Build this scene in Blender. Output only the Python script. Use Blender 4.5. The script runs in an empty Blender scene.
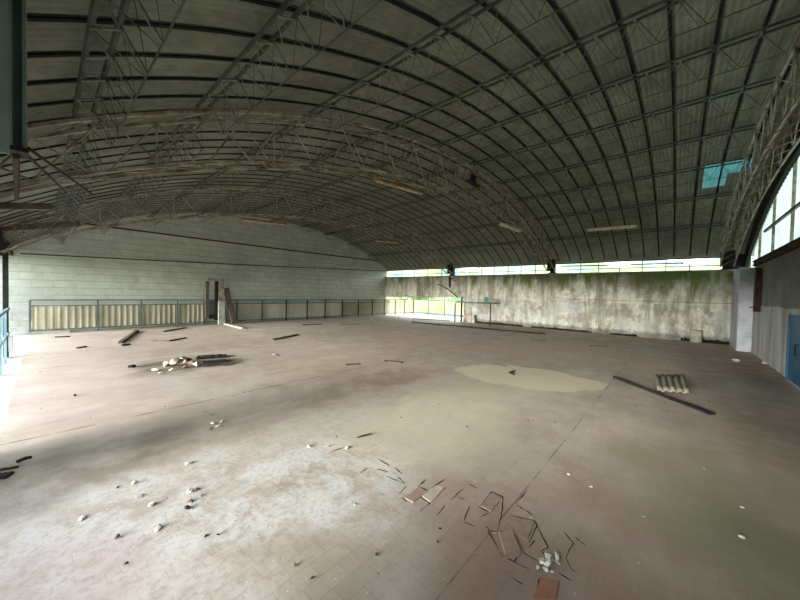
import bpy, math, random
from mathutils import Vector, Matrix
random.seed(7)
S = bpy.context.scene
C = S.collection
PI = math.pi

# ------------------------------------------------------------------ camera
FPX = 315.5
yaw, pitch, roll = map(math.radians, (-41.426, 1.296, 1.30))
F = Vector((math.sin(yaw)*math.cos(pitch), math.cos(yaw)*math.cos(pitch), -math.sin(pitch)))
R0 = Vector((math.cos(yaw), -math.sin(yaw), 0))
U0 = R0.cross(F)
RT = R0*math.cos(roll)+U0*math.sin(roll)
UP = -R0*math.sin(roll)+U0*math.cos(roll)
EYE = Vector((0, 0, 1.6))
cd = bpy.data.cameras.new('camera'); cam = bpy.data.objects.new('camera', cd); C.objects.link(cam)
cd.sensor_width = 36; cd.lens = 36*FPX/800; cd.clip_start = .02; cd.clip_end = 500
M = Matrix.Identity(4)
for i in range(3):
    M[i][0] = RT[i]; M[i][1] = UP[i]; M[i][2] = -F[i]; M[i][3] = EYE[i]
cam.matrix_world = M
S.camera = cam

def on(px, py, axis=2, v=0.0):           # where a surveyed sight line meets a plane of the building
    d = F+RT*((px-400)/FPX)-UP*((py-300)/FPX)
    t = (v-EYE[axis])/d[axis]
    return EYE+d*t

# ------------------------------------------------------------------ the place
WY = 16.29        # mossy concrete wall
GX = -15.85       # white block gable
RX = -15.56       # railing in front of it
BX = 1.75         # near gable
LY = -0.62        # open left side
WT = 2.66         # wall top
ZC, Y0, RR, Q4 = 5.281, 8.268, 21.151, .949e-4
def roof(y):
    s = y-Y0
    return ZC-s*s/2/RR-Q4*s**4
def slope(y):
    s = y-Y0
    return -s/RR-4*Q4*s**3
EY0, EY1 = -1.15, 16.62                   # eaves
T_X = (1.30, -4.60, -10.25)               # main trusses
PUR = [14.62, 12.91, 11.15, 9.56, 7.83, 6.15, 4.53, 2.83, 1.30, .27]

# ------------------------------------------------------------------ helpers
class MB:
    def __init__(s): s.v = []; s.f = []
    def quad(s, a, b, c, d):
        n = len(s.v); s.v += [tuple(a), tuple(b), tuple(c), tuple(d)]; s.f.append((n, n+1, n+2, n+3)); return s
    def box(s, c, d, rot=None):
        n = len(s.v); x, y, z = [k/2 for k in d]; c = Vector(c)
        for i in (-1, 1):
            for j in (-1, 1):
                for k in (-1, 1):
                    p = Vector((i*x, j*y, k*z))
                    if rot is not None: p = rot @ p
                    s.v.append(tuple(c+p))
        for q in ((0, 1, 3, 2), (4, 6, 7, 5), (0, 4, 5, 1), (2, 3, 7, 6), (0, 2, 6, 4), (1, 5, 7, 3)):
            s.f.append(tuple(n+i for i in q))
        return s
    def mm(s, x0, x1, y0, y1, z0, z1):
        return s.box(((x0+x1)/2, (y0+y1)/2, (z0+z1)/2), (x1-x0, y1-y0, z1-z0))
    def bar(s, a, b, w, h=None, up=(0, 0, 1)):
        a = Vector(a); b = Vector(b); h = h or w
        d = b-a; L = d.length
        if L < 1e-6: return s
        d.normalize(); u = Vector(up)
        if abs(d.dot(u)) > .97: u = Vector((1, 0, 0))
        r = d.cross(u).normalized(); u = r.cross(d)
        m = Matrix((r, d, u)).transposed()
        return s.box((a+b)/2, (w, L, h), m)
    def tube(s, pts, r, n=6):
        pts = [Vector(p) for p in pts]; base = len(s.v); N = len(pts)
        for i, p in enumerate(pts):
            d = (pts[min(i+1, N-1)]-pts[max(i-1, 0)]).normalized()
            u = Vector((0, 0, 1)) if abs(d.z) < .9 else Vector((1, 0, 0))
            a = d.cross(u).normalized(); b = a.cross(d)
            for k in range(n):
                t = 2*PI*k/n
                s.v.append(tuple(p+a*math.cos(t)*r+b*math.sin(t)*r))
        for i in range(N-1):
            for k in range(n):
                s.f.append((base+i*n+k, base+i*n+(k+1) % n, base+(i+1)*n+(k+1) % n, base+(i+1)*n+k))
        s.f.append(tuple(base+k for k in range(n))[::-1]); s.f.append(tuple(base+(N-1)*n+k for k in range(n)))
        return s
    def sq(s, pts, w, h, up=None):        # square section along a polyline lying in a plane x = const
        pts = [Vector(p) for p in pts]; base = len(s.v); N = len(pts)
        for i, p in enumerate(pts):
            d = (pts[min(i+1, N-1)]-pts[max(i-1, 0)]).normalized()
            a = Vector((1, 0, 0)); b = d.cross(a).normalized()
            for (i1, j1) in ((-1, -1), (1, -1), (1, 1), (-1, 1)):
                s.v.append(tuple(p+a*i1*w/2+b*j1*h/2))
        for i in range(N-1):
            for k in range(4):
                s.f.append((base+i*4+k, base+i*4+(k+1) % 4, base+(i+1)*4+(k+1) % 4, base+(i+1)*4+k))
        s.f.append((base+3, base+2, base+1, base)); s.f.append(tuple(base+(N-1)*4+k for k in range(4)))
        return s
    def prism(s, poly, z0, z1):
        n = len(s.v); N = len(poly)
        s.v += [(p[0], p[1], z0) for p in poly]+[(p[0], p[1], z1) for p in poly]
        s.f.append(tuple(range(n+N-1, n-1, -1))); s.f.append(tuple(range(n+N, n+2*N)))
        for i in range(N):
            j = (i+1) % N; s.f.append((n+i, n+j, n+N+j, n+N+i))
        return s
    def mesh(s, name, mat, smooth=False):
        me = bpy.data.meshes.new(name); me.from_pydata(s.v, [], s.f)
        for m in (mat if isinstance(mat, (list, tuple)) else [mat]): me.materials.append(m)
        if smooth: me.polygons.foreach_set('use_smooth', [True]*len(me.polygons))
        me.update(); return me
    def build(s, name, mat, parent=None, smooth=False, bevel=0):
        o = bpy.data.objects.new(name, s.mesh(name, mat, smooth)); C.objects.link(o)
        if parent: o.parent = parent
        if bevel:
            b = o.modifiers.new('bevel', 'BEVEL'); b.width = bevel; b.segments = 2; b.limit_method = 'ANGLE'
        return o
def tag(o, label=None, cat=None, group=None, kind=None):
    if label: o['label'] = label
    if cat: o['category'] = cat
    if group: o['group'] = group
    if kind: o['kind'] = kind
    return o
def struct(o): o['kind'] = 'structure'; return o
def empty(name, loc, label, cat, group=None):
    o = bpy.data.objects.new(name, None); C.objects.link(o); o.location = loc; o.empty_display_size = .1
    return tag(o, label, cat, group)
KIDS = {}
def part(mb, name, mat, root, smooth=False, bevel=0):
    """mesh given in world coordinates, child of an unrotated root"""
    L = root.location
    if root.parent: L = L+root.parent.location
    mb.v = [(a-L[0], b-L[1], c-L[2]) for a, b, c in mb.v]
    o = mb.build(name, mat, root, smooth, bevel)
    KIDS.setdefault(root.name, []).append(o)
    return o
def copy_tree(root):
    r = root.copy(); C.objects.link(r); KIDS[r.name] = []
    for ch in KIDS.get(root.name, []):
        c = ch.copy(); C.objects.link(c); c.parent = r; KIDS[r.name].append(c)
        for g in KIDS.get(ch.name, []):
            d = g.copy(); C.objects.link(d); d.parent = c
    return r

# ------------------------------------------------------------------ materials
def srgb(r, g, b):
    f = lambda c: (c/255/12.92) if c/255 <= .04045 else ((c/255+.055)/1.055)**2.4
    return (f(r), f(g), f(b), 1)
class NT:
    def __init__(s, name):
        s.m = bpy.data.materials.new(name); s.m.use_nodes = True
        s.t = s.m.node_tree; s.n = s.t.nodes; s.b = s.n['Principled BSDF']; s.out = s.n['Material Output']
        s.geo = s.n.new('ShaderNodeNewGeometry').outputs['Position']
    def L(s, a, b): s.t.links.new(a, b)
    def map(s, scale=(1, 1, 1), loc=(0, 0, 0), rot=(0, 0, 0), src=None):
        m = s.n.new('ShaderNodeMapping'); m.inputs['Scale'].default_value = scale; m.inputs['Location'].default_value = loc
        m.inputs['Rotation'].default_value = rot
        s.L(src or s.geo, m.inputs['Vector']); return m.outputs[0]
    def noise(s, scale, detail=6, rough=.6, vec=None, dist=0, col=False):
        n = s.n.new('ShaderNodeTexNoise'); n.inputs['Scale'].default_value = scale; n.inputs['Detail'].default_value = detail
        n.inputs['Roughness'].default_value = rough; n.inputs['Distortion'].default_value = dist
        s.L(vec or s.geo, n.inputs['Vector']); return n.outputs['Color' if col else 'Fac']
    def ramp(s, fac, *stops):
        r = s.n.new('ShaderNodeValToRGB'); e = r.color_ramp.elements
        while len(e) < len(stops): e.new(.5)
        for k, (p, c) in zip(e, stops):
            k.position = p; k.color = c if hasattr(c, '__len__') else (c, c, c, 1)
        s.L(fac, r.inputs[0]); return r.outputs[0]
    def mix(s, fac, a, b, mode='MIX'):
        m = s.n.new('ShaderNodeMix'); m.data_type = 'RGBA'; m.blend_type = mode
        for i, v in ((0, fac), (6, a), (7, b)):
            if hasattr(v, 'links') or hasattr(v, 'is_linked'): s.L(v, m.inputs[i])
            else: m.inputs[i].default_value = v
        return m.outputs[2]
    def math(s, op, a, b=None, c=None, clamp=False):
        m = s.n.new('ShaderNodeMath'); m.operation = op; m.use_clamp = clamp
        for i, v in enumerate((a, b, c)):
            if v is None: continue
            if hasattr(v, 'is_linked'): s.L(v, m.inputs[i])
            else: m.inputs[i].default_value = v
        return m.outputs[0]
    def xyz(s, src=None):
        x = s.n.new('ShaderNodeSeparateXYZ'); s.L(src or s.geo, x.inputs[0]); return x.outputs
    def bump(s, h, strength=.3, dist=.02):
        b = s.n.new('ShaderNodeBump'); b.inputs['Strength'].default_value = strength; b.inputs['Distance'].default_value = dist
        s.L(h, b.inputs['Height']); s.L(b.outputs[0], s.b.inputs['Normal'])
    def done(s, col, rough=.85, metal=0):
        if hasattr(col, 'is_linked'): s.L(col, s.b.inputs['Base Color'])
        else: s.b.inputs['Base Color'].default_value = col
        s.b.inputs['Roughness'].default_value = rough; s.b.inputs['Metallic'].default_value = metal
        s.b.inputs['Specular IOR Level'].default_value = .25
        return s.m
def plain(name, c, c2=None, scale=6, rough=.8, metal=0, bump=.15, obj=False):
    t = NT(name); c2 = c2 or tuple(k*.6 for k in c[:3])+(1,)
    n = t.noise(scale, 6, .65)
    t.bump(n, bump, .01)
    return t.done(t.mix(t.ramp(n, (.38, 0), (.62, 1)), c, c2), rough, metal)

M_steel = plain('blue_grey_steel', srgb(100, 110, 110), srgb(76, 84, 83), 3, .5)
M_purlin = plain('dull_purlin_steel', srgb(84, 87, 76), srgb(58, 58, 49), 5, .7)
M_rod = plain('pale_galvanised_rod', srgb(134, 136, 122), srgb(90, 90, 78), 6, .55)
M_rib = plain('black_rib', srgb(22, 22, 18), srgb(14, 14, 12), 4, .9)  # even black of the arched strips under the sheets
M_truss = plain('weathered_truss_steel', srgb(172, 165, 146), srgb(104, 88, 68), 4, .7)
M_rust = plain('rusted_iron', srgb(74, 52, 38), srgb(46, 36, 29), 8, .9)
M_dark = plain('dark_old_iron', srgb(44, 42, 38), srgb(26, 24, 22), 6, .8)
M_hcol = plain('greyish_blue_painted_steel', srgb(134, 152, 146), srgb(106, 122, 116), 1.5, .8)
M_tub = plain('rusty_lamp_housing', srgb(176, 136, 88), srgb(130, 104, 72), 7, .7)
M_tubw = plain('dusty_lamp_housing', srgb(226, 222, 196), srgb(190, 180, 150), 7, .7)
M_blue = plain('blue_painted_steel', srgb(40, 100, 128), srgb(26, 74, 100), 2, .5)
M_cyan = plain('light_blue_paint', srgb(140, 172, 182), srgb(110, 144, 156), 3, .5)
M_plaster = plain('white_plaster_chunk', srgb(225, 220, 208), srgb(180, 172, 156), 30, .95)
M_brickc = plain('broken_tile_chunk', srgb(132, 112, 98), srgb(98, 82, 70), 30, .95)
M_wood = plain('old_brown_timber', srgb(106, 97, 80), srgb(70, 63, 52), 9, .9)
M_char = plain('blackened_timber', srgb(46, 40, 34), srgb(24, 22, 18), 12, .95)
M_palewood = plain('pale_dusty_board', srgb(182, 170, 150), srgb(140, 128, 108), 8, .9)
M_conc = plain('bare_concrete', srgb(160, 156, 142), srgb(116, 112, 98), 5, .95)
M_whitep = plain('white_painted_post', srgb(186, 186, 172), srgb(146, 146, 132), 5, .8)
M_gapshade = plain('black_gap_shade', srgb(20, 18, 15), srgb(38, 33, 28), 20, 1)  # flat black for the shade inside gaps and cracks
M_slab = plain('light_concrete_walkway', srgb(180, 180, 176), srgb(150, 148, 142), 2.5, .95)
M_teal = plain('teal_painted_valve', srgb(50, 150, 140), srgb(40, 110, 104), 8, .5)
M_asb = plain('grey_fibre_cement', srgb(158, 148, 130), srgb(124, 116, 98), 10, .95)
M_tile = plain('loose_red_clay_tile', srgb(166, 142, 128), srgb(150, 128, 114), 10, .9)
M_tilered = plain('bright_red_clay_tile', srgb(178, 122, 100), srgb(164, 116, 96), 10, .9)
M_bark = plain('tree_bark', srgb(96, 84, 68), srgb(60, 52, 42), 8, .95)
M_ground = plain('pale_outdoor_ground', srgb(150, 150, 130), srgb(110, 116, 92), .6, 1)

def translucent(name, c, c2, mixf=.75, stripes=None):
    t = NT(name)
    n = t.noise(2.2, 5, .6, t.map((1, 1, .35)))
    col = t.mix(t.ramp(n, (.4, 0), (.65, 1)), c, c2)
    t.done(col, .7)
    tr = t.n.new('ShaderNodeBsdfTranslucent'); t.L(col, tr.inputs[0])
    mx = t.n.new('ShaderNodeMixShader'); mx.inputs[0].default_value = mixf
    t.L(t.b.outputs[0], mx.inputs[1]); t.L(tr.outputs[0], mx.inputs[2]); t.L(mx.outputs[0], t.out.inputs[0])
    return t.m
M_yel = translucent('yellowed_fibreglass', srgb(206, 198, 172), srgb(178, 170, 142), .35)
M_cream = translucent('pale_cream_fibreglass', srgb(206, 202, 184), srgb(186, 184, 164), .3)
M_lime = translucent('lime_lit_fibreglass', srgb(222, 216, 202), srgb(204, 204, 168), .8)
M_white = translucent('milky_fibreglass', srgb(176, 186, 176), srgb(150, 162, 152), .7)
M_tealr = translucent('teal_roof_fibreglass', srgb(44, 78, 74), srgb(36, 68, 64), .7)

# --- corrugated fibre cement roof
t = NT('corrugated_fibre_cement')
n1 = t.noise(.7, 6, .65); n2 = t.noise(7, 6, .7); n3 = t.noise(1.2, 5, .6, t.map((6, .5, 1)))
c = t.mix(t.ramp(n1, (.35, 0), (.68, 1)), srgb(142, 145, 128), srgb(112, 114, 98))
c = t.mix(t.math('MULTIPLY', t.ramp(n2, (.4, 0), (.75, 1)), .45), c, srgb(56, 56, 44))
c = t.mix(t.math('MULTIPLY', t.ramp(n3, (.55, 0), (.8, 1)), .35), c, srgb(126, 126, 114))
M_roof = t.done(c, .95)

# --- white painted block gable
t = NT('white_painted_blocks')
b = t.n.new('ShaderNodeTexBrick')
t.L(t.map((1, 1, 1), rot=(0, 0, 0), src=None), b.inputs['Vector'])
X = t.xyz(); cmb = t.n.new('ShaderNodeCombineXYZ'); t.L(X[1], cmb.inputs[0]); t.L(X[2], cmb.inputs[1]); t.L(cmb.outputs[0], b.inputs['Vector'])
b.inputs['Scale'].default_value = 1; b.inputs['Brick Width'].default_value = .5; b.inputs['Row Height'].default_value = .25
b.inputs['Mortar Size'].default_value = .008; b.inputs['Mortar Smooth'].default_value = .3
b.inputs['Color1'].default_value = srgb(190, 193, 180); b.inputs['Color2'].default_value = srgb(180, 184, 170); b.inputs['Mortar'].default_value = srgb(166, 169, 156)
n1 = t.noise(.55, 7, .65); n2 = t.noise(2.0, 6, .7, t.map((1, .5, 3)))
c = t.mix(t.math('MULTIPLY', t.ramp(n1, (.42, 0), (.7, 1)), .5), b.outputs[0], srgb(140, 146, 130))
c = t.mix(t.math('MULTIPLY', t.ramp(n2, (.56, 0), (.72, 1)), .5), c, srgb(208, 210, 200))
rowf = t.math('FRACT', t.math('MULTIPLY', X[2], 1/.25))
row = t.math('MULTIPLY', t.math('LESS_THAN', rowf, .12), .35)
c = t.mix(row, c, srgb(130, 134, 120))
c = t.mix(t.math('MULTIPLY', t.ramp(t.noise(3.2, 7, .72), (.5, 0), (.68, 1)), .5), c, srgb(146, 146, 130))
t.bump(t.math('ADD', b.outputs['Fac'], t.math('MULTIPLY', n1, .3)), .25, .01)
t.b.inputs['Normal']
M_block = t.done(c, .9)

# --- mossy concrete wall
t = NT('mossy_concrete')
X = t.xyz()
big = t.noise(.8, 7, .62, dist=.3); fine = t.noise(6, 8, .7)
streak = t.noise(1.3, 7, .65, t.map((2.2, 1, .28)), dist=.4)
c = t.mix(t.ramp(big, (.36, 0), (.6, 1)), srgb(212, 208, 188), srgb(178, 175, 156))
c = t.mix(t.math('MULTIPLY', t.ramp(streak, (.45, 0), (.6, 1)), .8), c, srgb(122, 118, 100))
c = t.mix(t.math('MULTIPLY', t.ramp(fine, (.46, 0), (.66, 1)), .5), c, srgb(98, 94, 80))
st2 = t.noise(1.6, 6, .6, t.map((1.6, 1, .18), (5, 0, 2)))
c = t.mix(t.math('MULTIPLY', t.ramp(st2, (.55, 0), (.66, 1)), .55), c, srgb(208, 204, 188))
# lower half greyer, smeared render below z 1.35
lowm = t.math('MULTIPLY', t.math('LESS_THAN', t.math('ADD', X[2], t.math('MULTIPLY', t.math('SUBTRACT', big, .5), .25)), 1.38), 1)
bl = t.noise(.7, 6, .6, t.map((1, 1, 1.2), (3, 1, 7)))
c = t.mix(t.math('MULTIPLY', lowm, t.math('MULTIPLY', t.ramp(bl, (.42, 0), (.56, 1)), .55)), c, srgb(150, 154, 150))
bl2 = t.noise(1.1, 7, .65, t.map((1.5, 1, .9), (9, 1, 3)), dist=.2)
c = t.mix(t.math('MULTIPLY', lowm, t.math('MULTIPLY', t.ramp(bl2, (.5, 0), (.6, 1)), .65)), c, srgb(112, 104, 90))
# moss hanging from the top
mn = t.noise(1.0, 7, .7, t.map((1.6, 1, .4), (2, 0, 0)), dist=.3)
mo = t.math('ADD', t.math('MULTIPLY', t.math('SUBTRACT', X[2], 2.1), .24), t.math('MULTIPLY', t.math('SUBTRACT', mn, .5), 1.2))
mx_ = t.math('MULTIPLY', t.math('ADD', X[0], 8.0), .035, clamp=True)
moss = t.ramp(t.math('ADD', mo, t.math('MULTIPLY', mx_, .45)), (.04, 0), (.22, 1))
c = t.mix(t.math('MULTIPLY', moss, .9), c, srgb(96, 108, 48))
sm = t.noise(.55, 7, .7, t.map((1, 1, 1.3), (21, 4, 9)), dist=.3)
c = t.mix(t.math('MULTIPLY', t.ramp(sm, (.54, 0), (.62, 1)), .5), c, srgb(100, 94, 80))
# cold joint line
jl = t.math('LESS_THAN', t.math('ABSOLUTE', t.math('SUBTRACT', X[2], t.math('ADD', 1.47, t.math('MULTIPLY', fine, .03)))), .012)
right = t.math('GREATER_THAN', X[0], -3.9)
c = t.mix(t.math('MULTIPLY', t.math('MULTIPLY', jl, right), .6), c, srgb(62, 58, 48))
vj = None
for xx in (-4.45, -7.2, -2.62):
    q = t.math('LESS_THAN', t.math('ABSOLUTE', t.math('SUBTRACT', X[0], xx)), .012)
    vj = q if vj is None else t.math('MAXIMUM', vj, q)
c = t.mix(t.math('MULTIPLY', vj, .45), c, srgb(90, 86, 74))
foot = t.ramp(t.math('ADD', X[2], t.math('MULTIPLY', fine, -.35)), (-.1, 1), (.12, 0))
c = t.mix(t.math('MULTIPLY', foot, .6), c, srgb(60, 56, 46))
t.bump(t.math('ADD', fine, big), .35, .02)
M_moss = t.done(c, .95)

# --- near gable render
t = NT('grey_rendered_wall')
X = t.xyz(); n = t.noise(1.2, 7, .65, dist=.3); n2 = t.noise(1.2, 6, .6, t.map((1, 2, .3)))
c = t.mix(t.ramp(n, (.4, 0), (.62, 1)), srgb(122, 122, 114), srgb(98, 98, 92))
low = t.math('LESS_THAN', t.math('ADD', X[2], t.math('MULTIPLY', n, .12)), 1.52)
c = t.mix(t.math('MULTIPLY', low, t.ramp(n2, (.35, .3), (.6, 1))), c, srgb(186, 184, 176))
t.bump(n, .3, .02)
M_wallb = t.done(c, .95)

# --- the floor
t = NT('worn_clay_tile_floor')
X = t.xyz()
warp = t.noise(1.6, 5, .6, col=True)
wv = t.n.new('ShaderNodeVectorMath'); wv.operation = 'MULTIPLY_ADD'
t.L(warp, wv.inputs[0]); wv.inputs[1].default_value = (.9, .9, 0); t.L(t.geo, wv.inputs[2])
wv2 = t.n.new('ShaderNodeVectorMath'); wv2.operation = 'SUBTRACT'; t.L(wv.outputs[0], wv2.inputs[0]); wv2.inputs[1].default_value = (.45, .45, 0)
W = wv2.outputs[0]
def blob(cx, cy, rx, ry, ang=0, soft=.5, warped=True):
    m = t.n.new('ShaderNodeMapping'); m.vector_type = 'TEXTURE'
    m.inputs['Location'].default_value = (cx, cy, 0); m.inputs['Rotation'].default_value = (0, 0, math.radians(ang))
    m.inputs['Scale'].default_value = (rx, ry, 1e4)
    t.L(W if warped else t.geo, m.inputs['Vector'])
    l = t.n.new('ShaderNodeVectorMath'); l.operation = 'LENGTH'; t.L(m.outputs[0], l.inputs[0])
    return t.math('MULTIPLY', t.math('SUBTRACT', 1+soft*.5, l.outputs['Value']), 1/soft, clamp=True)
n0 = t.noise(.45, 7, .62); n1 = t.noise(1.7, 8, .68); n2 = t.noise(9, 8, .7); n3 = t.noise(40, 4, .7)
c = t.mix(t.ramp(n0, (.38, 0), (.62, 1)), srgb(184, 171, 158), srgb(176, 163, 146))
c = t.mix(t.math('MULTIPLY', t.ramp(n1, (.42, 0), (.66, 1)), .6), c, srgb(150, 134, 114))
c = t.mix(t.math('MULTIPLY', t.ramp(t.noise(1.1, 8, .72, t.map((1, .6, 1), (7, 3, 0))), (.52, 0), (.66, 1)), .45), c, srgb(204, 194, 180))
# tiles, long side along y
br = t.n.new('ShaderNodeTexBrick')
cb = t.n.new('ShaderNodeCombineXYZ'); t.L(X[1], cb.inputs[0]); t.L(X[0], cb.inputs[1]); t.L(cb.outputs[0], br.inputs['Vector'])
br.inputs['Scale'].default_value = 1; br.inputs['Brick Width'].default_value = .23; br.inputs['Row Height'].default_value = .112
br.inputs['Mortar Size'].default_value = .003; br.inputs['Mortar Smooth'].default_value = .5; br.inputs['Bias'].default_value = 0
br.inputs['Color1'].default_value = (.0, .0, .0, 1); br.inputs['Color2'].default_value = (1, 1, 1, 1); br.inputs['Mortar'].default_value = (.5, .5, .5, 1)
tilev = br.outputs[0]
c = t.mix(t.math('MULTIPLY', t.ramp(n0, (.4, .35), (.6, 1)), .17), c, t.mix(tilev, srgb(206, 180, 164), srgb(136, 118, 104)))
near = blob(-2.1, 1.7, 2.6, 2.6, 0, .9)
mort = t.math('MULTIPLY', br.outputs['Fac'], t.math('MULTIPLY', near, t.ramp(n1, (.38, .05), (.6, .45))))
c = t.mix(mort, c, srgb(112, 94, 78))
def stain_or_shade(mask, col, amt, tex=None):
    global c
    f = t.math('MULTIPLY', mask, amt)
    if tex is not None: f = t.math('MULTIPLY', f, tex)
    c = t.mix(f, c, col)
r1 = t.ramp(n1, (.38, .25), (.58, 1)); r2 = t.ramp(n2, (.36, .2), (.6, 1)); r0 = t.ramp(n0, (.35, .3), (.6, 1))
rw = t.ramp(t.noise(3.2, 8, .72, dist=.4), (.42, .05), (.56, 1))
PINK = srgb(182, 160, 154); RED = srgb(158, 122, 106); WHITE = srgb(206, 203, 196); OLIVE = srgb(122, 116, 92); DARK = srgb(84, 76, 62); PALE = srgb(206, 196, 164)
stain_or_shade(blob(-11.5, 1.2, 2.6, 1.4), PINK, .6, r1)
stain_or_shade(blob(-7.5, .5, 2.6, .9), PINK, .5, r1)
stain_or_shade(blob(-2.6, 10.0, 5.5, 1.8, 12), srgb(190, 158, 136), .6, r1)
stain_or_shade(blob(-5.5, 5.6, 2.2, 2.6), srgb(172, 148, 130), .4, r1)
stain_or_shade(blob(-4.2, 1.0, .6, 2.0), OLIVE, .3, r0)  # brown-green band with the pier's shadow painted into the colour
stain_or_shade(blob(-3.9, .1, .5, .9), DARK, .5, r1)
stain_or_shade(blob(-4.0, 3.9, .5, 1.4), srgb(140, 118, 96), .6, r1)
stain_or_shade(blob(-2.75, .75, .7, 1.35, -8), WHITE, .6, rw)
stain_or_shade(blob(-2.3, 1.5, .6, .9, 0), WHITE, .65, rw)
stain_or_shade(blob(-1.75, 1.75, .35, .5, 0), WHITE, .6, rw)
stain_or_shade(blob(-3.1, 2.2, .5, .8, 0), srgb(196, 192, 178), .55, r2)
stain_or_shade(blob(-1.7, .45, .6, .35), srgb(206, 196, 188), .6, r2)
stain_or_shade(blob(-2.35, .05, .5, .35), PINK, .6, r1)
stain_or_shade(blob(-2.25, 3.5, .8, 1.5, 10), PALE, .55, r1)
stain_or_shade(blob(-2.4, 5.6, 1.0, .9, 0), srgb(196, 184, 152), .45, r1)
stain_or_shade(blob(-.45, 2.4, .55, .9, 0, .8), RED, .6, r0)
stain_or_shade(blob(-.2, 1.75, .8, .45, 0, .8), RED, .5, r0)
stain_or_shade(blob(-.75, 1.75, .35, .5, 0, .8), RED, .6, r0)
stain_or_shade(blob(-1.35, 2.1, .35, .3, 0, .8), RED, .4, r0)
stain_or_shade(blob(.2, 4.7, .9, 1.2, 0, .8), RED, .3, r0)
stain_or_shade(blob(.15, 3.7, .6, .9, 0, .8), srgb(142, 140, 112), .55, r0)
stain_or_shade(blob(.35, 2.9, .5, .7, 0, .8), srgb(126, 122, 98), .6, r0)
stain_or_shade(blob(1.3, 7.5, .8, 3.4, 0, .8), srgb(96, 88, 74), .6, r0)
stain_or_shade(blob(1.2, 11.5, 1.1, 2.4, 0, .8), srgb(118, 108, 92), .6, r1)
stain_or_shade(blob(-1.6, 13.6, 1.6, .5, 0, .8), srgb(150, 140, 122), .6, r1)
stain_or_shade(blob(-7.8, 1.9, .75, .75, 0, .7), srgb(98, 84, 66), .85, r1)
stain_or_shade(blob(-7.35, 2.6, .28, .55, 0, .4), srgb(52, 46, 38), .9, r1)  # shade of the hollow's slot, painted on the flat floor
stain_or_shade(blob(-9.6, 3.0, .5, 2.0, 0, .9), srgb(150, 134, 116), .5, r1)
# pale screed patch with straight right end
pm = blob(-2.15, 6.35, 1.4, .85, 18, .12)
pcut = t.math('LESS_THAN', X[0], -.93)
stain_or_shade(t.math('MULTIPLY', pm, pcut), srgb(212, 200, 168), .85)
# long joints
jm = None
for xx in (-.9, -5.0, -9.1, -13.2):
    q = t.math('LESS_THAN', t.math('ABSOLUTE', t.math('ADD', t.math('SUBTRACT', X[0], xx), t.math('MULTIPLY', t.math('SUBTRACT', n1, .5), .03))), .006 if xx == -.9 else .02)
    jm = q if jm is None else t.math('MAXIMUM', jm, q)
stain_or_shade(jm, srgb(92, 78, 62), .65, t.ramp(t.noise(2.6, 5, .6), (.42, .05), (.55, 1)))
stain_or_shade(t.ramp(n2, (.62, 0), (.72, 1)), srgb(112, 98, 82), .35)
stain_or_shade(t.ramp(n3, (.66, 0), (.72, 1)), srgb(214, 208, 196), .35)
grit = t.math('MULTIPLY', blob(-2.4, 1.0, 1.3, 1.6, 0, .6), t.ramp(t.noise(22, 6, .75), (.5, 0), (.6, 1)))
stain_or_shade(grit, srgb(146, 138, 124), .45)
hb = t.math('ADD', t.math('MULTIPLY', n2, .6), t.math('MULTIPLY', br.outputs['Fac'], -.12))
stain_or_shade(t.ramp(t.noise(60, 3, .6), (.68, 0), (.73, 1)), srgb(90, 78, 64), .5)
t.bump(hb, .35, .01)
M_floor = t.done(c, .8)
t.b.inputs['Specular IOR Level'].default_value = .3

# leaves
t = NT('leaf_mass'); n = t.noise(2.5, 6, .7)
M_leaf = t.done(t.mix(t.ramp(n, (.35, 0), (.65, 1)), srgb(176, 194, 130), srgb(120, 150, 96)), .9)
t = NT('pale_leaf_mass'); n = t.noise(2.5, 6, .7)
M_leaf2 = t.done(t.mix(t.ramp(n, (.35, 0), (.65, 1)), srgb(170, 190, 150), srgb(110, 150, 120)), .9)

# ------------------------------------------------------------------ structure
struct(MB().mm(GX-.2, BX+.15, -.30, 19.45, -.25, 0).build('floor', M_floor))
struct(MB().mm(GX-.6, BX+1.5, -3.2, -.302, -.28, -.02).build('trim_1', M_slab))
# gable with arched head
def arch_wall(x0, x1, ya, yb, drop, n=60):
    mb = MB(); base = 0
    ys = [ya+(yb-ya)*i/n for i in range(n+1)]
    for x in (x0, x1):
        for y in ys: mb.v.append((x, y, -.3))
        for y in ys: mb.v.append((x, y, roof(y)-drop))
    N = n+1
    for i in range(n):
        a = i; mb.f.append((a, a+1, N+a+1, N+a)[::-1]); b = 2*N+i; mb.f.append((b, b+1, N+b+1, N+b))
        mb.f.append((N+i, N+i+1, 3*N+i+1, 3*N+i)[::-1])
    mb.f.append((0, N, 3*N, 2*N)); mb.f.append((n, 2*N+n, 3*N+n, N+n))
    return mb
struct(arch_wall(GX, GX-.2, -.95, 16.45, .03).build('wall_far', M_block))
# mossy wall: full height right of the opening, a deep header over it
OX = -9.40
hd = on(388, 297, 1, WY).z; hd2 = 1.42
mb = MB()
mb.prism([(0, 0), (0, 0), (0, 0)], 0, 0); mb.v = []; mb.f = []
poly = [(OX, 0), (BX+.15, 0), (BX+.15, WT), (GX, WT), (GX, hd), (OX, hd2)]
for yy in (WY, WY+.2):
    for a, b in poly: mb.v.append((a, yy, b))
mb.f = [(0, 5, 4, 3), (0, 3, 2, 1), (6, 7, 8, 9), (6, 9, 10, 11)]
mb.f = [(0, 1, 2, 3, 5)[:0] or (0, 1, 2), (0, 2, 3, 5), (3, 4, 5)]
mb.f += [tuple(i+6 for i in f)[::-1] for f in mb.f]
for i in range(6): j = (i+1) % 6; mb.f.append((i, i+6, j+6, j))
struct(mb.build('wall_right', M_moss))
# concrete coping
struct(MB().mm(GX, BX, WY-.03, WY+.23, WT, WT+.045).build('trim_2', M_conc))
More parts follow.
